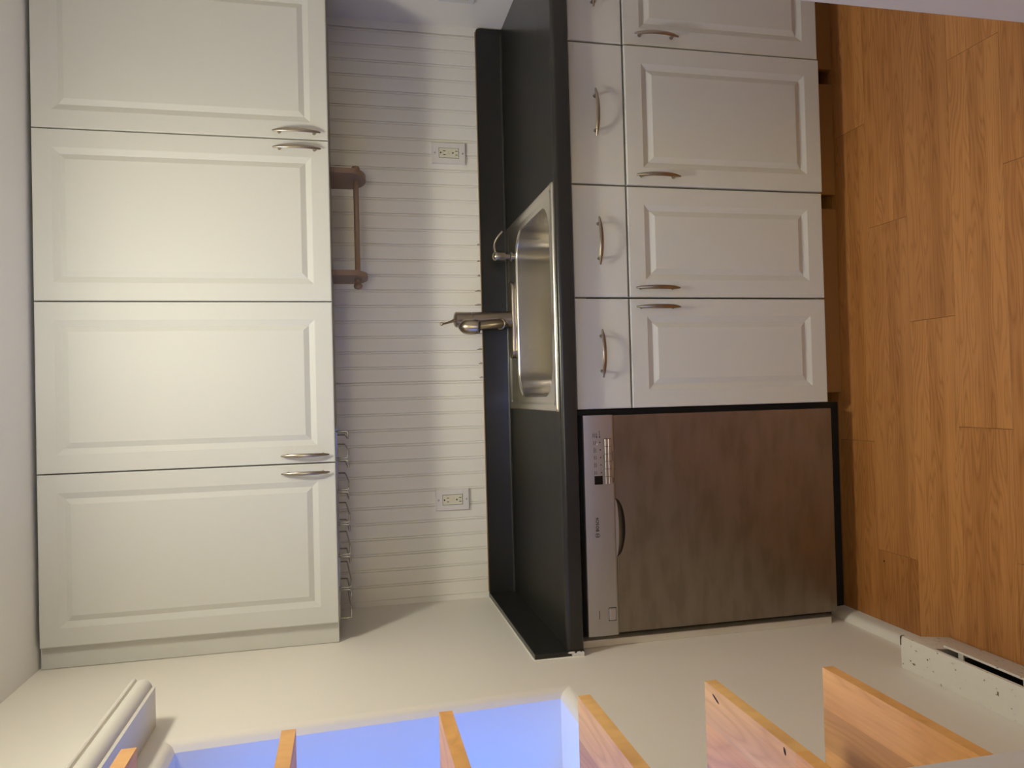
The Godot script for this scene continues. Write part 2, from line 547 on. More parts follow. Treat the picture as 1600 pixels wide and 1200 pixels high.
func loft(st: SurfaceTool, loops: Array, up_hint: float) -> void:
	# joins loops of the same count with averaged normals
	var n: int = loops[0].size()
	var nm := []
	for i in loops.size():
		var row := []
		for k in n:
			var du: Vector3 = loops[i][(k + 1) % n] - loops[i][(k - 1 + n) % n]
			var dv: Vector3 = loops[mini(i + 1, loops.size() - 1)][k] - loops[maxi(i - 1, 0)][k]
			row.append(du.cross(dv).normalized() * up_hint)
		nm.append(row)
	for i in loops.size() - 1:
		for k in n:
			var j := (k + 1) % n
			quad_n(st, loops[i][k], loops[i][j], loops[i + 1][j], loops[i + 1][k], nm[i][k], nm[i][j], nm[i + 1][j], nm[i + 1][k])

func build_sink() -> void:
	var t := thing("sink", "stainless steel drop-in sink with one deep bowl, set in the black countertop", "sink", Vector3(0.963, 0.920, 0.32))
	var o := -t.position
	var Y := 0.920
	var st := begin()
	var L := []
	# outer rim, raised bead, lowered deck, bowl edge
	for q in [[0.649, 1.277, 0.025, 0.617, 0.006, Y + 0.0002], [0.651, 1.275, 0.027, 0.615, 0.007, Y + 0.0045], [0.655, 1.271, 0.031, 0.611, 0.008, Y + 0.0058], [0.668, 1.258, 0.043, 0.600, 0.012, Y + 0.0052], [0.672, 1.254, 0.047, 0.596, 0.014, Y + 0.0018],
			[0.678, 1.248, 0.052, 0.590, 0.016, Y + 0.0014]]:
		L.append(rrect(q[0], q[1], q[2], q[3], q[4], q[5], 9))
	loft(st, L, 1.0)
	# deck to bowl edge, then the bowl walls and floor
	var B := [L[-1]]
	for q in [[0.690, 1.236, 0.140, 0.568, 0.085, Y + 0.0010], [0.693, 1.233, 0.144, 0.565, 0.085, Y - 0.001], [0.696, 1.230, 0.147, 0.562, 0.083, Y - 0.006], [0.700, 1.226, 0.150, 0.559, 0.082, Y - 0.150], [0.706, 1.220, 0.156, 0.553, 0.080, Y - 0.172], [0.722, 1.204, 0.172, 0.537, 0.07, Y - 0.184], [0.75, 1.176, 0.20, 0.51, 0.06, Y - 0.187], [0.95, 0.976, 0.345, 0.365, 0.008, Y - 0.190]]:
		B.append(rrect(q[0], q[1], q[2], q[3], q[4], q[5], 9))
	loft(st, B, 1.0)
	poly_out(st, B[-1], Vector3.UP)
	# outside of the bowl, seen only from below
	var C := []
	for q in [[0.672, 1.254, 0.10, 0.585, 0.08, Y - 0.001], [0.688, 1.238, 0.140, 0.572, 0.082, Y - 0.02], [0.690, 1.236, 0.142, 0.570, 0.082, Y - 0.17], [0.74, 1.18, 0.19, 0.52, 0.06, Y - 0.194]]:
		C.append(rrect(q[0], q[1], q[2], q[3], q[4], q[5], 9))
	loft(st, C, -1.0)
	var ob := obj("basin", st, M.sink, t)
	ob.position = o
	st = begin()
	lathe(st, [Vector2(0.0, 0.0035), Vector2(0.012, 0.0035), Vector2(0.030, 0.003), Vector2(0.040, 0.0045), Vector2(0.044, 0.001)], Vector3(0.963, Y - 0.1895, 0.355), Vector3.UP, 28)
	ob = obj("drain", st, M.nickel, t)
	ob.position = o

	# tap
	t = thing("faucet", "brushed nickel kitchen faucet with pull-out spray head and thin lever", "faucet", Vector3(0.9560, 0.9215, 0.088))
	st = begin()
	var pl := []
	for q in [[0.0, 0.0], [0.0, 0.007], [0.003, 0.0095], [0.014, 0.0102]]:
		pl.append(rrect(-0.133 + q[0], 0.127 - q[0], -0.030 + q[0], 0.030 - q[0], 0.028 - q[0], q[1], 8))
	loft(st, pl, 1.0)
	poly_out(st, pl[-1], Vector3.UP)
	obj("base_plate", st, M.faucet, t)
	st = begin()
	lathe(st, [Vector2(0.0285, 0.009), Vector2(0.0280, 0.016), Vector2(0.0262, 0.05), Vector2(0.0255, 0.143), Vector2(0.0235, 0.1435), Vector2(0.0235, 0.146), Vector2(0.0255, 0.1465), Vector2(0.0256, 0.172), Vector2(0.0240, 0.1722), Vector2(0.0240, 0.174), Vector2(0.0258, 0.1742),
		Vector2(0.0262, 0.196), Vector2(0.0225, 0.200), Vector2(0.012, 0.2035), Vector2(0.0, 0.2045)], Vector3.ZERO, Vector3.UP, 32)
	obj("body", st, M.faucet, t)
	st = begin()
	# outlet tube, rising forward from the body
	sweep(st, [Vector3(-0.013, 0.032, 0.006), Vector3(-0.0172, 0.0500, 0.027), Vector3(-0.0236, 0.0955, 0.072), Vector3(-0.0300, 0.132, 0.106), Vector3(-0.0330, 0.148, 0.120)], [0.0165, 0.0165, 0.0162, 0.0160, 0.0158], [0.0165, 0.0165, 0.0162, 0.0160, 0.0158], Vector3.RIGHT, 22)
	lathe(st, [Vector2(0.0185, -0.006), Vector2(0.0195, -0.002), Vector2(0.0195, 0.004), Vector2(0.0165, 0.006)], Vector3(-0.0170, 0.0480, 0.024), Vector3(-0.008, 0.046, 0.045).normalized(), 24)
	obj("spout", st, M.faucet, t)
	st = begin()
	# spray head: domed above, cut off below
	lathe(st, [Vector2(0.0185, -0.030), Vector2(0.0215, -0.028), Vector2(0.0240, -0.018), Vector2(0.0252, -0.004), Vector2(0.0245, 0.010), Vector2(0.0215, 0.021), Vector2(0.0160, 0.029), Vector2(0.008, 0.036), Vector2(0.0, 0.037)], Vector3(-0.037, 0.171, 0.136), Vector3(0.06, 1, -0.34).normalized(), 30)
	var head := obj("spray_head", st, M.faucet, t)
	st = begin()
	lathe(st, [Vector2(0.0, -0.031), Vector2(0.0186, -0.031), Vector2(0.0186, -0.0295)], Vector3(-0.037, 0.171, 0.136), Vector3(0.06, 1, -0.34).normalized(), 24)
	obj("nozzle", st, M.black, head)
	st = begin()
	sweep(st, [Vector3(0.0, 0.196, 0.008), Vector3(-0.005, 0.207, 0.014), Vector3(-0.012, 0.226, 0.020), Vector3(-0.016, 0.243, 0.023)], [0.011, 0.0055, 0.0036, 0.0032], [0.008, 0.0045, 0.0034, 0.0032], Vector3.BACK, 12)
	lathe(st, [Vector2(0.0, -0.0065), Vector2(0.0045, -0.0045), Vector2(0.0063, 0.0), Vector2(0.0045, 0.0045), Vector2(0.0, 0.0065)], Vector3(-0.0165, 0.247, 0.0235), Vector3.UP, 16)
	obj("lever", st, M.faucet, t)

	t = thing("soap_dispenser", "small brushed nickel soap pump with a thin curved nozzle on the sink deck", "soap dispenser", Vector3(1.171, 0.9215, 0.085))
	st = begin()
	lathe(st, [Vector2(0.0165, 0.0), Vector2(0.0165, 0.003), Vector2(0.0120, 0.006), Vector2(0.0095, 0.007), Vector2(0.0095, 0.022), Vector2(0.0175, 0.023), Vector2(0.0182, 0.026), Vector2(0.0180, 0.052), Vector2(0.0155, 0.060), Vector2(0.008, 0.0650), Vector2(0.0, 0.066)], Vector3.ZERO, Vector3.UP, 24)
	obj("pump", st, M.nickel, t)
	st = begin()
	tube(st, bend([Vector3(0.006, 0.054, 0.004), Vector3(0.030, 0.062, 0.012), Vector3(0.052, 0.058, 0.022), Vector3(0.078, 0.036, 0.036)], 0.02, 5), 0.0036, 10)
	obj("nozzle", st, M.nickel, t)

# ---------------------------------------------------------------- dishwasher
func build_dishwasher() -> void:
	var t := thing("dishwasher", "stainless steel built-in dishwasher with a button panel, at the left end", "dishwasher", Vector3(0.338, 0, 0.3))
	var o := -t.position
	var st := begin()
	bx(st, o + Vector3(0.024, 0.09, 0.04), o + Vector3(0.6505, 0.872, 0.575))
	bx(st, o + Vector3(0.024, 0.002, 0.06), o + Vector3(0.6505, 0.092, 0.530))
	obj("tub", st, M.black, t)
	var c := CSGCombiner3D.new()
	c.name = "door_panel"
	c.position = o
	t.add_child(c, true)
	var b := CSGBox3D.new()
	b.name = "sheet"
	b.size = Vector3(0.596, 0.678, 0.040)
	b.position = Vector3(0.338, 0.0865 + 0.339, 0.595)
	b.material = M.steel
	c.add_child(b)
	var s := CSGSphere3D.new()
	s.name = "grip_recess"
	s.radius = 1.0
	s.radial_segments = 40
	s.rings = 24
	s.operation = CSGShape3D.OPERATION_SUBTRACTION
	s.scale = Vector3(0.080, 0.028, 0.022)
	s.position = Vector3(0.328, 0.766, 0.615)
	s.material = M.steel
	c.add_child(s)
	st = begin()
	# control strip: slightly bowed front, its lower edge turned in
	var pr := PackedVector2Array([Vector2(0.576, 0.767), Vector2(0.576, 0.855), Vector2(0.618, 0.8555), Vector2(0.621, 0.853), Vector2(0.6235, 0.830), Vector2(0.6245, 0.800), Vector2(0.6235, 0.772), Vector2(0.621, 0.7675)])
	extrude(st, pr, o + Vector3(0.0375, 0, 0), Vector3.BACK, Vector3.UP, Vector3(0.600, 0, 0), 25.0)
	# lip over the grip recess
	var lip := PackedVector2Array()
	for k in 17:
		var a := PI * k / 16.0
		lip.append(Vector2(-0.078 * cos(a), -0.0085 * sin(a)))
	extrude(st, lip, o + Vector3(0.328, 0.7680, 0.605), Vector3.RIGHT, Vector3.UP, Vector3(0, 0, 0.0175))
	var panel := obj("control_panel", st, M.panel, t)
	panel.set_meta("label", "satin silver control strip")
	for k in 6:
		st = begin()
		var x := 0.5625 - 0.0206 * k
		pr = PackedVector2Array([Vector2(0.615, 0.7762), Vector2(0.615, 0.7955), Vector2(0.6262, 0.7955), Vector2(0.6285, 0.7935), Vector2(0.6275, 0.786), Vector2(0.6292, 0.7845), Vector2(0.6280, 0.7775), Vector2(0.6262, 0.7762)])
		extrude(st, pr, o + Vector3(x - 0.0097, 0, 0), Vector3.BACK, Vector3.UP, Vector3(0.0194, 0, 0), 20.0)
		obj("button", st, M.button, t)
	st = begin()
	bx(st, o + Vector3(0.4500, 0.7755, 0.620), o + Vector3(0.5735, 0.7962, 0.6252))
	obj("button_well", st, M.ink, t)
	st = begin()
	bx(st, o + Vector3(0.0770, 0.7745, 0.616), o + Vector3(0.1130, 0.7958, 0.6250))
	var pw := obj("power_well", st, M.ink, t)
	st = begin()
	bx(st, o + Vector3(0.0785, 0.7757, 0.620), o + Vector3(0.1115, 0.7948, 0.6272), 0.0015)
	obj("power_button", st, M.button, t)
	st = begin()
	bx(st, o + Vector3(0.4490, 0.8030, 0.620), o + Vector3(0.4722, 0.8262, 0.6252))
	obj("display", st, M.display, t)
	for q in [[0.578, 0.8172], [0.5776, 0.8090], [0.5634, 0.8084], [0.5429, 0.8078], [0.5222, 0.8072], [0.5018, 0.8070], [0.4808, 0.8066]]:
		st = begin()
		lathe(st, [Vector2(0.0017, 0.0), Vector2(0.0017, 0.0012), Vector2(0.0, 0.0014)], o + Vector3(q[0], q[1], 0.6240), Vector3.BACK, 12)
		obj("indicator_light", st, M.ink, t)
	# printed legends, too small to read in the photo
	st = begin()
	var marks := [[0.583, 0.8270, 0.011], [0.583, 0.8222, 0.011], [0.5835, 0.8172, 0.010], [0.5860, 0.8090, 0.018], [0.562, 0.8255, 0.011], [0.562, 0.8205, 0.010], [0.542, 0.8252, 0.014], [0.542, 0.8205, 0.011],
		[0.522, 0.8248, 0.010], [0.522, 0.8200, 0.010], [0.502, 0.8246, 0.013], [0.502, 0.8200, 0.012], [0.481, 0.8245, 0.009], [0.481, 0.8197, 0.009], [0.5225, 0.7990, 0.013], [0.525, 0.7722, 0.026], [0.459, 0.7722, 0.014], [0.095, 0.8225, 0.022]]
	for q in marks:
		var l: float = q[2]
		var x: float = q[0] - l * 0.5
		var k := 0
		while l > 0.0005:
			var wd := minf(0.0016, l)
			var tall := 0.0013 + 0.0007 * ((k * 7 + int(q[0] * 1000)) % 3) / 2.0
			bx(st, o + Vector3(x, q[1] - tall * 0.5, 0.6232), o + Vector3(x + wd, q[1] + tall * 0.5, 0.62465 if q[1] < 0.815 else 0.6245))
			x += 0.0021; l -= 0.0021; k += 1
	obj("printed_legend", st, M.grey_ink, t)
	st = begin()
	bx(st, o + Vector3(0.5568, 0.8145, 0.6225), o + Vector3(0.5605, 0.8190, 0.6246), 0.0004)
	obj("paint_fleck", st, M.chip, t)
	var tm := TextMesh.new()
	var f := SystemFont.new()
	f.font_names = PackedStringArray(["Droid Sans"])
	f.font_weight = 700
	tm.font = f
	tm.text = "BOSCH"
	tm.font_size = 24
	tm.pixel_size = 0.00050
	tm.depth = 0.0008
	var w := obj("lettering", tm, M.ink, t)
	w.position = o + Vector3(0.3405, 0.8215, 0.6240)
	st = begin()
	var ring := []
	for k in 25:
		var a := TAU * k / 24.0
		ring.append(o + Vector3(0.3105 + 0.0058 * cos(a), 0.8213 + 0.0058 * sin(a), 0.6241))
	tube(st, ring, 0.00055, 6)
	bx(st, o + Vector3(0.3070, 0.8207, 0.6235), o + Vector3(0.3140, 0.8219, 0.6247))
	for q in [-1.0, 1.0]:
		var arc := []
		for k in 7:
			var a := -0.9 + 1.8 * k / 6.0
			arc.append(o + Vector3(0.3105 + q * (0.0062 - 0.0034 * cos(a)), 0.8213 + 0.0042 * sin(a), 0.6241))
		tube(st, arc, 0.0006, 6)
	obj("emblem", st, M.ink, t)

# ---------------------------------------------------------------- small things on the wall
func outlet(label: String, at: Vector3, turn: float, led: bool) -> void:
	var t := thing("wall_outlet", label, "outlet", at, "wall outlets")
	t.rotation.y = turn
	var st := begin()
	rings_mesh(st, 0.073, 0.117, [[0.0, 0.0], [0.0, 0.0075], [0.002, 0.0098], [0.0175, 0.0100]])
	var p := obj("cover_plate", st, M.plate, t)
	p.position = Vector3(-0.0365, -0.0585, 0.0)
	st = begin()
	bx(st, Vector3(-0.0168, -0.0338, 0.008), Vector3(0.0168, 0.0338, 0.0122), 0.0010)
	var d := obj("receptacle", st, M.device, t)
	st = begin()
	bx(st, Vector3(-0.0178, -0.0350, 0.0085), Vector3(0.0178, 0.0348, 0.0103))
	obj("gap", st, M.ink, d)
	for y in [0.004, -0.0055]:
		st = begin()
		bx(st, Vector3(-0.0065, y - 0.0036, 0.0115), Vector3(0.0065, y + 0.0036, 0.0134), 0.0006)
		obj("test_button", st, M.device, d)
	st = begin()
	for y in [0.0162, -0.0262]:
		for x in [-0.0065, 0.0065]:
			bx(st, Vector3(x - 0.0011, y - 0.0042, 0.0110), Vector3(x + 0.0011, y + 0.0042, 0.0124))
		lathe(st, [Vector2(0.0027, 0.0), Vector2(0.0027, 0.0013), Vector2(0, 0.0014)], Vector3(0, y + 0.0122, 0.0111), Vector3.BACK, 14)
	obj("slots", st, M.ink, d).set_meta("kind", "stuff")
	if led:
		st = begin()
		lathe(st, [Vector2(0.0012, 0.0), Vector2(0.0010, 0.0008), Vector2(0, 0.001)], Vector3(-0.0142, -0.0308, 0.0120), Vector3.BACK, 10)
		obj("pilot_light", st, M.led, d)
	for y in [0.0485, -0.0485]:
		st = begin()
		lathe(st, [Vector2(0.0034, 0.0), Vector2(0.0030, 0.0012), Vector2(0, 0.0016)], Vector3(0, y, 0.0098), Vector3.BACK, 14)
		obj("screw", st, M.screw, t)

func build_wall_things() -> void:
	outlet("white wall outlet on the beadboard between the sink and the left wall", Vector3(0.345, 1.133, 0.0002), 0.0, false)
	outlet("white wall outlet with a glowing pilot light, on the beadboard right of the sink", Vector3(1.542, 1.1165, 0.0002), 0.0, true)
	outlet("white wall outlet on the right-hand wall, only its edge in the photo", Vector3(1.9897, 1.104, 0.2135), -PI / 2, false)

	# stemware rack: seven hangers of bent wire under the left cabinet
	var t := thing("stemware_rack", "wire stemware rack with six open slots hanging under the left upper cabinet", "rack", Vector3(0.33, 1.5150, 0.18))
	var xs := [0.6083, 0.5235, 0.4300, 0.3345, 0.2410, 0.1440, 0.0545]
	var st := begin()
	for z in [0.075, 0.30]:
		bx(st, Vector3(0.050, 1.5125, z - 0.004) - t.position, Vector3(0.6125, 1.5150, z + 0.004) - t.position)
	obj("crossbar", st, M.wire, t)
	for i in 7:
		for sd in [-1.0, 1.0]:
			if (i == 0 and sd > 0.0) or (i == 6 and sd < 0.0):
				continue
			var x: float = xs[i] + sd * 0.0036
			var fl: float = 0.021 if sd < 0.0 else 0.0265
			st = begin()
			tube(st, bend([Vector3(x, 1.5135, 0.305), Vector3(x, 1.4800, 0.310), Vector3(x + sd * fl, 1.4795, 0.310), Vector3(x + sd * fl, 1.4900, 0.078), Vector3(x + sd * fl, 1.5135, 0.074)].map(func(v): return v - t.position), 0.007, 4), 0.0023, 10)
			obj("hanger_wire", st, M.wire, t)

	# paper towel holder
	t = thing("paper_towel_holder", "wooden paper towel holder with a bare dowel, hanging under the right upper cabinet", "holder", Vector3(1.25, 1.5150, 0.16))
	for x in [1.0850, 1.3980]:
		st = begin()
		var pr := PackedVector2Array([Vector2(0.062, 1.5150), Vector2(0.245, 1.5150)])
		for k in 15:
			var a := PI * k / 14.0
			pr.append(Vector2(0.1535 + 0.0915 * cos(a), 1.4560 - 0.050 * sin(a)))
		extrude(st, pr, Vector3(x - 0.008, 0, 0) - t.position, Vector3.BACK, Vector3.UP, Vector3(0.016, 0, 0))
		obj("bracket", st, M.holder, t)
	st = begin()
	lathe(st, [Vector2(0.0, 0.0), Vector2(0.0085, 0.0), Vector2(0.0085, 0.355), Vector2(0.0, 0.355)], Vector3(1.064, 1.4370, 0.16) - t.position, Vector3.RIGHT, 20)
	obj("dowel", st, M.holder, t)
	for sd in [[1.0770, -1.0], [1.4060, 1.0]]:
		st = begin()
		lathe(st, [Vector2(0.0105, 0.0), Vector2(0.0110, 0.004), Vector2(0.0090, 0.008), Vector2(0.0095, 0.012), Vector2(0.0135, 0.018), Vector2(0.0140, 0.023), Vector2(0.0110, 0.029), Vector2(0.0, 0.032)], Vector3(sd[0], 1.4370, 0.16) - t.position, Vector3(sd[1], 0, 0), 20)
		obj("knob", st, M.holder, t)

# ---------------------------------------------------------------- left wall: shelves, ledge, heater
func build_shelves() -> void:
	var names := ["birch shelf tucked under the white window ledge, topmost of six", "birch shelf across the upper window, second of the six from the top", "birch shelf across the lower window, third of the six from the top",
		"birch shelf just below the window sill, third of the six from the floor", "birch shelf with dark knots, second of the six from the floor", "lowest birch shelf, nearest the floor and heater, with pale staves"]
	var ys := [1.7745, 1.5750, 1.3610, 1.1552, 0.9519, 0.7479]
	var W := 0.2525
	var T := 0.0188
	var Z0 := 1.50
	var Z1 := 1.9495
	for i in 6:
		var t := thing("wall_shelf", names[i], "shelf", Vector3(0.0005, ys[i] - T, Z0), "birch shelves on the left wall")
		rng.seed = 300 + i
		var rows := 4
		var wd := (W - 0.0005) / rows
		for r in rows:
			var cut := rng.randf_range(0.12, 0.33)
			var bits := [[0.0, cut], [cut, Z1 - Z0]]
			for b in bits:
				var st := begin()
				bx(st, Vector3(r * wd, 0, b[0]), Vector3((r + 1) * wd, T, b[1]), 0.0)
				obj("stave", st, M.staves[rng.randi() % 5], t)
		if i == 4:
			for q in [[0.238, 0.035, 0.0022, 0.011, 0.35], [0.243, 0.215, 0.0022, 0.005, 1.2], [0.190, 0.21, 0.0008, 0.013, 0.1]]:
				var st := begin()
				var ps := []
				for k in 12:
					var a := TAU * k / 12.0
					var v := Vector2(q[2] * cos(a), q[3] * sin(a)).rotated(q[4])
					ps.append(Vector3(q[0] + v.x, T + 0.0003, q[1] + v.y))
				poly_out(st, ps, Vector3.UP)
				obj("knot", st, M.knot, t)

	# moulded ledge over the window
	var st := begin()
	var pr := PackedVector2Array([Vector2(0.0003, 1.8995), Vector2(0.0850, 1.8995), Vector2(0.0862, 1.9055), Vector2(0.0895, 1.9065), Vector2(0.0940, 1.9085), Vector2(0.0985, 1.9125), Vector2(0.1020, 1.9180), Vector2(0.1035, 1.9245), Vector2(0.1032, 1.9310), Vector2(0.1005, 1.9355),
		Vector2(0.1025, 1.9365), Vector2(0.1060, 1.9380), Vector2(0.1075, 1.9410), Vector2(0.1065, 1.9445), Vector2(0.1030, 1.9470), Vector2(0.0003, 1.9480)])
	extrude(st, pr, Vector3(0, 0, 0.800), Vector3.RIGHT, Vector3.UP, Vector3(0, 0, 0.70), 38.0)
	tag(obj("window_ledge", st, M.trim), "white moulded wooden ledge on the left wall above the window", "ledge")

	# electric baseboard heater
	var t := thing("baseboard_heater", "scuffed white baseboard heater along the foot of the left wall", "heater", Vector3(0, 0, 1.4))
	var Za := 0.955 - 1.4
	var Zb := 1.945 - 1.4
	st = begin()
	pr = PackedVector2Array([Vector2(0.0005, 0.004), Vector2(0.0005, 0.1535), Vector2(0.070, 0.1545), Vector2(0.0775, 0.1525), Vector2(0.0785, 0.146), Vector2(0.0765, 0.1455), Vector2(0.0755, 0.1495), Vector2(0.004, 0.1500), Vector2(0.004, 0.004)])
	extrude(st, pr, Vector3(0, 0, Za), Vector3.RIGHT, Vector3.UP, Vector3(0, 0, Zb - Za))
	obj("back_panel", st, M.heater, t)
	st = begin()
	pr = PackedVector2Array([Vector2(0.004, 0.003), Vector2(0.004, 0.1490), Vector2(0.0750, 0.1490), Vector2(0.0765, 0.1420), Vector2(0.0600, 0.010), Vector2(0.0570, 0.003)])
	extrude(st, pr, Vector3(0, 0, Za - 0.001), Vector3.RIGHT, Vector3.UP, Vector3(0, 0, 0.098))
	obj("end_cap", st, M.heater, t)
	st = begin()
	pr = PackedVector2Array([Vector2(0.0595, 0.006), Vector2(0.0820, 0.110), Vector2(0.0832, 0.1180), Vector2(0.0795, 0.1205), Vector2(0.0785, 0.1192), Vector2(0.0810, 0.1165), Vector2(0.0800, 0.110), Vector2(0.0575, 0.006)])
	extrude(st, pr, Vector3(0, 0, Za + 0.0985), Vector3.RIGHT, Vector3.UP, Vector3(0, 0, Zb - Za - 0.0985))
	obj("front_panel", st, M.heater, t)
	st = begin()
	bx(st, Vector3(0.006, 0.02, Za + 0.1), Vector3(0.048, 0.115, Zb - 0.002))
	obj("element_housing", st, M.black, t)
	for k in 5:
		st = begin()
		bx(st, Vector3(0.046, 0.110, Za + 0.135 + k * 0.17), Vector3(0.079, 0.1135, Za + 0.150 + k * 0.17))
		obj("damper_clip", st, M.heater, t)
	st = begin()
	bx(st, Vector3(0.0560, 0.1525, Za - 0.0012), Vector3(0.0772, 0.1552, Za + 0.002))
	bx(st, Vector3(0.0700, 0.1440, Za - 0.0014), Vector3(0.0790, 0.1530, Za + 0.001))
	obj("rusty_corner", st, M.edge_rust, t)

# ---------------------------------------------------------------- room
func build_room() -> void:
	var CY := 2.2955
	var st := begin()
	bx(st, Vector3(-0.9, -0.12, -0.12), Vector3(2.9, -0.008, 4.9))
	var fl := struct("floor", st, M.subfloor)
	# plank rows along x; joints measured in the photo where it shows them
	var joints := {0: [0.95, -0.1], 1: [1.458, 0.538], 2: [1.152, 0.230], 3: [0.868, -0.2], 4: [1.504, 0.5915], 5: [1.199, 0.287]}
	rng.seed = 11
	for r in range(-2, 28):
		var z0 := 0.3845 + 0.1525 * r
		var z1 := z0 + 0.1525
		if z1 < 0.12 or z0 > 4.78:
			continue
		var xa := 0.002 if z1 < 2.0 else -0.78
		var xb := 1.988 if z1 < 2.0 else 2.78
		var js: Array = joints[r] if joints.has(r) else [xa + 0.35 + rng.randf() * 0.8]
		var cuts := [xa]
		js.sort()
		for j in js:
			if j > xa + 0.05:
				cuts.append(j)
		while cuts[-1] < xb - 1.3:
			cuts.append(cuts[-1] + 1.2)
		cuts.append(xb)
		for k in cuts.size() - 1:
			st = begin()
			var L: float = cuts[k + 1] - cuts[k]
			bx(st, Vector3(-L * 0.5, -0.008, 0.0003), Vector3(L * 0.5 - 0.0006, 0.0, 0.1522), 0.0006)
			var p := obj("floor_plank", st, M.planks[rng.randi() % 6], fl)
			p.position = Vector3(cuts[k] + L * 0.5, 0, z0)
	st = begin()
	lathe(st, [Vector2(0.0028, 0.0), Vector2(0.0026, 0.0003), Vector2(0.0, 0.0004)], Vector3(0.2, 0.0001, 0.712), Vector3.UP, 10)
	obj("nail_hole", st, M.ink, fl)
	st = begin()
	bx(st, Vector3(-0.9, CY, -0.12), Vector3(2.9, CY + 0.12, 4.9))
	struct("ceiling", st, M.ceiling)

	# beadboard wall: planks with a bead between two fine grooves
	st = begin()
	bx(st, Vector3(-0.24, -0.008, -0.12), Vector3(2.11, CY, -0.006))
	var wb := struct("wall_back", st, M.bead)
	var P := 0.0524
	var pr := PackedVector2Array([Vector2(0, -0.006), Vector2(P - 0.00005, -0.006), Vector2(P - 0.00005, -0.0030), Vector2(P - 0.0007, -0.0030)])
	for k in 9:
		var a := PI * k / 8.0
		pr.append(Vector2(P - 0.0041 + 0.0034 * cos(a), -0.0024 + 0.0022 * sin(a)))
	pr.append(Vector2(P - 0.0084, -0.0032)); pr.append(Vector2(P - 0.0092, 0.0)); pr.append(Vector2(0.0010, 0.0)); pr.append(Vector2(0.00005, -0.0026))
	pr.reverse()
	st = begin()
	extrude(st, pr, Vector3.ZERO, Vector3.RIGHT, Vector3.BACK, Vector3(0, 1.522 - 0.86, 0), 30.0)
	var plank := st.commit()
	for k in range(-14, 24):
		var x := 0.7521 + P * k + (0.0012 if k >= 0 else 0.0)
		if x < 0.0 or x + P > 1.9905:
			continue
		var o := obj("bead_plank", plank, M.bead, wb)
		o.position = Vector3(x, 0.86, 0)
	st = begin()
	bx(st, Vector3(0.0, 0.86, -0.006), Vector3(0.7521 - P * 14, 1.522, -0.0002)) if 0.7521 - P * 14 > 0.001 else null
	bx(st, Vector3(1.9625, 0.86, -0.006), Vector3(1.990, 1.522, -0.0002))
	obj("corner_strip", st, M.bead, wb)
	# paint flaked off the grooves behind the sink, down to bare wood
	for q in [[1.2275, 0.009], [1.1697, 0.010], [1.1185, 0.010], [1.0652, 0.019], [1.0165, 0.021], [0.9156, 0.014], [0.8610, 0.018], [0.8118, 0.014], [0.7625, 0.012]]:
		st = begin()
		bx(st, Vector3(q[0] - 0.0016, 1.0150, -0.001), Vector3(q[0] + 0.0004, 1.0150 + q[1], 0.0005))
		bx(st, Vector3(q[0] + 0.0022, 1.0160, -0.001), Vector3(q[0] + 0.0036, 1.0160 + q[1] * 0.6, 0.0005))
		obj("bare_wood_chip", st, M.bare, wb)

	# left wall with a deep window opening whose plaster edge is rounded
	st = begin()
	var far_t := 0.874
	var far_b := 0.830
	var near := 1.45
	var loop := func(x: float, inset: float) -> Array:
		return [Vector3(x, 0.971 + inset, far_b + inset), Vector3(x, 0.971 + inset, near - inset), Vector3(x, 1.873 - inset, near - inset), Vector3(x, 1.873 - inset, far_t + inset)]
	var out := [Vector3(0, -0.008, -0.006), Vector3(0, -0.008, 1.95), Vector3(0, CY, 1.95), Vector3(0, CY, -0.006)]
	var h0: Array = loop.call(0.0, 0.0)
	for e in 4:
		poly_out(st, [out[e], out[(e + 1) % 4], h0[(e + 1) % 4], h0[e]], Vector3.RIGHT)
	var prev: Array = h0
	var cen := Vector3(0, 1.42, 1.15)
	var lps := []
	for k in range(0, 7):
		var a := PI / 2 * 0.62 * k / 6.0
		lps.append([-0.016 * (1.0 - cos(a)), 0.034 * sin(a), Vector2(cos(a) * 0.034, -sin(a) * 0.016).normalized()])
	lps.append([-0.0165, 0.034, Vector2(0, -1)])
	lps.append([-0.24, 0.034, Vector2(0, -1)])
	# rounded edge then the reveal
	for k in lps.size() - 1:
		var A: Array = loop.call(lps[k][0], lps[k][1])
		var B: Array = loop.call(lps[k + 1][0], lps[k + 1][1])
		for e in 4:
			var f := (e + 1) % 4
			var inn: Vector3 = cen - (A[e] + A[f]) * 0.5
			inn.x = 0.0
			var edge: Vector3 = (A[f] - A[e]).normalized()
			inn = (inn - edge * inn.dot(edge)).normalized()
			var last := k >= lps.size() - 2
			# around the quarter turn the normal swings from +x to the opening
			var t0 := PI / 2 * 0.62 * minf(k, 6) / 6.0
			var t1 := PI / 2 * 0.62 * minf(k + 1, 6) / 6.0
			var n0: Vector3 = inn if k == lps.size() - 2 else ((Vector3.RIGHT * 0.45 + inn).normalized() if last else (Vector3.RIGHT * cos(t0) + inn * sin(t0)).normalized())
			var n1: Vector3 = inn if k == lps.size() - 2 else ((Vector3.RIGHT * 0.45 + inn).normalized() if last else (Vector3.RIGHT * cos(t1) + inn * sin(t1)).normalized())
			quad_n(st, A[e], A[f], B[f], B[e], n0, n0, n1, n1)
	# outer face
	var ho: Array = loop.call(-0.24, 0.034)
	var oo := [Vector3(-0.24, -0.008, -0.006), Vector3(-0.24, -0.008, 1.95), Vector3(-0.24, CY, 1.95), Vector3(-0.24, CY, -0.006)]
	for e in 4:
		poly_out(st, [oo[e], oo[(e + 1) % 4], ho[(e + 1) % 4], ho[e]], Vector3.LEFT)
	struct("wall_left", st, M.wall)
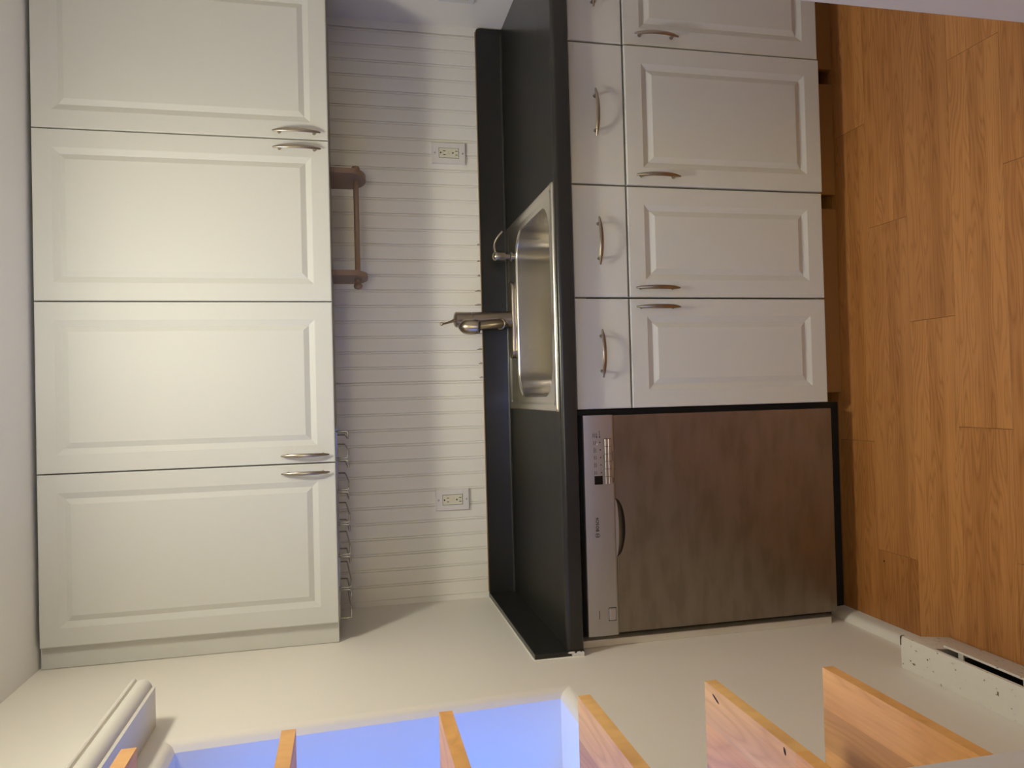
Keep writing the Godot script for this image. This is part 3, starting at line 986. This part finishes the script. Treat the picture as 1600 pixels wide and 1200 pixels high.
	# window: frame and pane at the outer side of the opening
	var wn := Node3D.new()
	wn.name = "window_1"
	wn.set_meta("kind", "structure")
	wn.position = Vector3(-0.225, 0.99, 1.15)
	add_child(wn, true)
	st = begin()
	for q in [[Vector3(-0.02, 0.985, 0.85), Vector3(0.0, 1.030, 1.43)], [Vector3(-0.02, 1.815, 0.85), Vector3(0.0, 1.855, 1.43)], [Vector3(-0.02, 1.030, 0.84), Vector3(0.0, 1.815, 0.890)], [Vector3(-0.02, 1.030, 1.385), Vector3(0.0, 1.815, 1.42)], [Vector3(-0.018, 1.41, 0.890), Vector3(-0.002, 1.44, 1.385)]]:
		bx(st, q[0] + Vector3(0, -0.99, -1.15), q[1] + Vector3(0, -0.99, -1.15), 0.002)
	obj("window_frame", st, M.frame, wn)
	st = begin()
	bx(st, Vector3(-0.012, 1.02 - 0.99, 0.880 - 1.15), Vector3(-0.008, 1.825 - 0.99, 1.395 - 1.15))
	obj("pane", st, M.glass, wn)

	st = begin()
	bx(st, Vector3(1.990, -0.008, -0.006), Vector3(2.11, CY, 1.95))
	struct("wall_right", st, M.wall)
	# wall with the doorway the photo is taken through
	st = begin()
	bx(st, Vector3(-0.9, -0.008, 1.95), Vector3(0.340, CY, 2.07), 0.004)
	bx(st, Vector3(1.0575, -0.008, 1.95), Vector3(2.9, CY, 2.07), 0.004)
	bx(st, Vector3(0.340, 2.04, 1.95), Vector3(1.0575, CY, 2.07))
	struct("wall_front", st, M.door_wall)
	# the room the camera stands in
	st = begin()
	bx(st, Vector3(-0.9, -0.008, 2.07), Vector3(-0.78, CY, 4.78))
	struct("wall_near_left", st, M.door_wall)
	st = begin()
	bx(st, Vector3(2.78, -0.008, 2.07), Vector3(2.9, CY, 4.78))
	struct("wall_near_right", st, M.door_wall)
	st = begin()
	bx(st, Vector3(-0.9, -0.008, 4.78), Vector3(0.35, CY, 4.9))
	bx(st, Vector3(1.25, -0.008, 4.78), Vector3(2.9, CY, 4.9))
	bx(st, Vector3(0.35, -0.008, 4.78), Vector3(1.25, 1.05, 4.9))
	bx(st, Vector3(0.35, 2.0, 4.78), Vector3(1.25, CY, 4.9))
	struct("wall_rear", st, M.door_wall)
	wn = Node3D.new()  # unseen rear window, placed to send cool blue light through the doorway
	wn.name = "unseen_window_2"
	wn.set_meta("kind", "structure")
	wn.position = Vector3(0.8, 1.05, 4.84)
	add_child(wn, true)
	st = begin()
	for q in [[Vector3(-0.45, 0, -0.02), Vector3(0.45, 0.05, 0.02)], [Vector3(-0.45, 0.90, -0.02), Vector3(0.45, 0.95, 0.02)], [Vector3(-0.45, 0.05, -0.02), Vector3(-0.40, 0.90, 0.02)], [Vector3(0.40, 0.05, -0.02), Vector3(0.45, 0.90, 0.02)], [Vector3(-0.02, 0.05, -0.015), Vector3(0.02, 0.90, 0.015)]]:
		bx(st, q[0], q[1], 0.002)
	obj("window_frame", st, M.frame, wn)
	st = begin()
	bx(st, Vector3(-0.41, 0.04, -0.003), Vector3(0.41, 0.91, 0.003))
	obj("pane", st, M.glass, wn)

	# low rounded skirting by the dishwasher, and the strip that closes the gap beside it
	st = begin()
	pr = PackedVector2Array([Vector2(0.0002, 0.0), Vector2(0.0002, 0.046), Vector2(0.008, 0.046), Vector2(0.014, 0.0445), Vector2(0.019, 0.041), Vector2(0.0225, 0.036), Vector2(0.025, 0.028), Vector2(0.027, 0.0)])
	extrude(st, pr, Vector3(0, 0, 0.53), Vector3.RIGHT, Vector3.UP, Vector3(0, 0, 0.423))
	struct("baseboard_left", st, M.trim)
	st = begin()
	bx(st, Vector3(0.0002, 0.094, 0.05), Vector3(0.0195, 0.872, 0.598), 0.001)
	struct("trim_1", st, M.trim)

func build_lamp() -> void:
	var t := thing("unseen_ceiling_lamp", "round frosted ceiling lamp, out of view, placed to light the kitchen from above", "lamp", Vector3(0.95, 2.2955, 1.14))
	var st := begin()
	lathe(st, [Vector2(0.0, -0.020), Vector2(0.150, -0.020), Vector2(0.152, -0.012), Vector2(0.150, 0.0), Vector2(0.0, 0.0)], Vector3.ZERO, Vector3.UP, 40)
	obj("base", st, M.lamp_metal, t)
	st = begin()
	lathe(st, [Vector2(0.0, -0.048), Vector2(0.05, -0.047), Vector2(0.095, -0.042), Vector2(0.125, -0.032), Vector2(0.138, -0.0205), Vector2(0.0, -0.0205)], Vector3.ZERO, Vector3.UP, 40)
	obj("shade", st, M.lamp, t)

	t = thing("unseen_globe_lamp", "unseen white globe lamp behind the camera, placed to light the kitchen through the doorway", "lamp", Vector3(0.66, 2.2955, 3.45))
	st = begin()  # unseen lamp, hung behind the camera to light the kitchen from the front
	lathe(st, [Vector2(0.0, -0.03), Vector2(0.05, -0.03), Vector2(0.055, 0.0), Vector2(0.0, 0.0)], Vector3.ZERO, Vector3.UP, 24)
	tube(st, [Vector3(0, -0.03, 0), Vector3(0, -0.12, 0), Vector3(0, -0.21, 0)], 0.006, 10)
	obj("stem", st, M.lamp_metal, t)
	st = begin()
	var pr := []
	for k in 19:
		var a := -PI / 2 + PI * k / 18.0
		pr.append(Vector2(0.17 * cos(a), -0.3655 + 0.17 * sin(a)))
	lathe(st, pr, Vector3.ZERO, Vector3.UP, 36)
	obj("globe", st, M.globe, t)

# ----------------------------------------------------------------
func _ready() -> void:
	var cam := Camera3D.new()
	cam.name = "camera"
	cam.projection = Camera3D.PROJECTION_PERSPECTIVE
	cam.fov = 54.4471
	cam.near = 0.02
	cam.far = 50.0
	cam.transform = Transform3D(Basis(Vector3(-0.025975, -0.976277, 0.214961), Vector3(0.999554, -0.022202, 0.019950), Vector3(-0.014704, 0.215383, 0.976419)).orthonormalized(), Vector3(0.699014, 1.477387, 2.564784))
	add_child(cam)
	cam.current = true
	var we := WorldEnvironment.new()
	we.name = "world"
	var env := Environment.new()
	env.background_mode = Environment.BG_SKY
	var sky := Sky.new()
	var sm := ProceduralSkyMaterial.new()
	# dusk: an even deep blue
	sm.sky_top_color = Color(0.20, 0.48, 0.98)
	sm.sky_horizon_color = Color(0.21, 0.50, 1.0)
	sm.ground_horizon_color = Color(0.17, 0.40, 0.80)
	sm.ground_bottom_color = Color(0.15, 0.36, 0.73)
	sm.sky_energy_multiplier = 1.0
	sm.ground_energy_multiplier = 1.0
	sm.energy_multiplier = 6.8
	sky.sky_material = sm
	env.sky = sky
	env.tonemap_mode = Environment.TONE_MAPPER_LINEAR
	env.tonemap_exposure = 1.06
	env.sdfgi_enabled = true
	env.ssao_enabled = true
	env.ssil_enabled = true
	we.environment = env
	add_child(we)
	# the kitchen's ceiling lamp, out of view, lights cabinets and walls from its shade
	var lamp := AreaLight3D.new()
	lamp.name = "lamp_light"
	lamp.area_size = Vector2(0.26, 0.26)
	lamp.position = Vector3(0.95, 2.2440, 1.14)
	lamp.rotation.x = -PI / 2
	lamp.light_color = WARM
	lamp.light_energy = 0.69
	lamp.area_range = 8.0
	lamp.shadow_enabled = true
	add_child(lamp)
	var glow := OmniLight3D.new()
	glow.name = "lamp_glow"
	glow.position = Vector3(0.95, 2.262, 1.14)
	glow.light_color = WARM
	glow.light_energy = 0.37
	glow.light_size = 0.06
	glow.omni_range = 8.0
	glow.omni_attenuation = 2.0
	glow.shadow_enabled = true
	add_child(glow)
	# unseen globe lamp behind the camera, placed to light beadboard, base cabinets and jambs
	var globe := OmniLight3D.new()
	globe.name = "unseen_globe_light"
	globe.position = Vector3(0.66, 1.93, 3.45)
	globe.light_color = SOFT
	globe.light_energy = 0.95
	globe.light_size = 0.16
	globe.omni_range = 10.0
	globe.omni_attenuation = 2.0
	globe.shadow_enabled = true
	add_child(globe)

	make_materials()
	build_room()
	build_cabinets()
	build_counter()
	build_sink()
	build_dishwasher()
	build_shelves()
	build_wall_things()
	build_lamp()
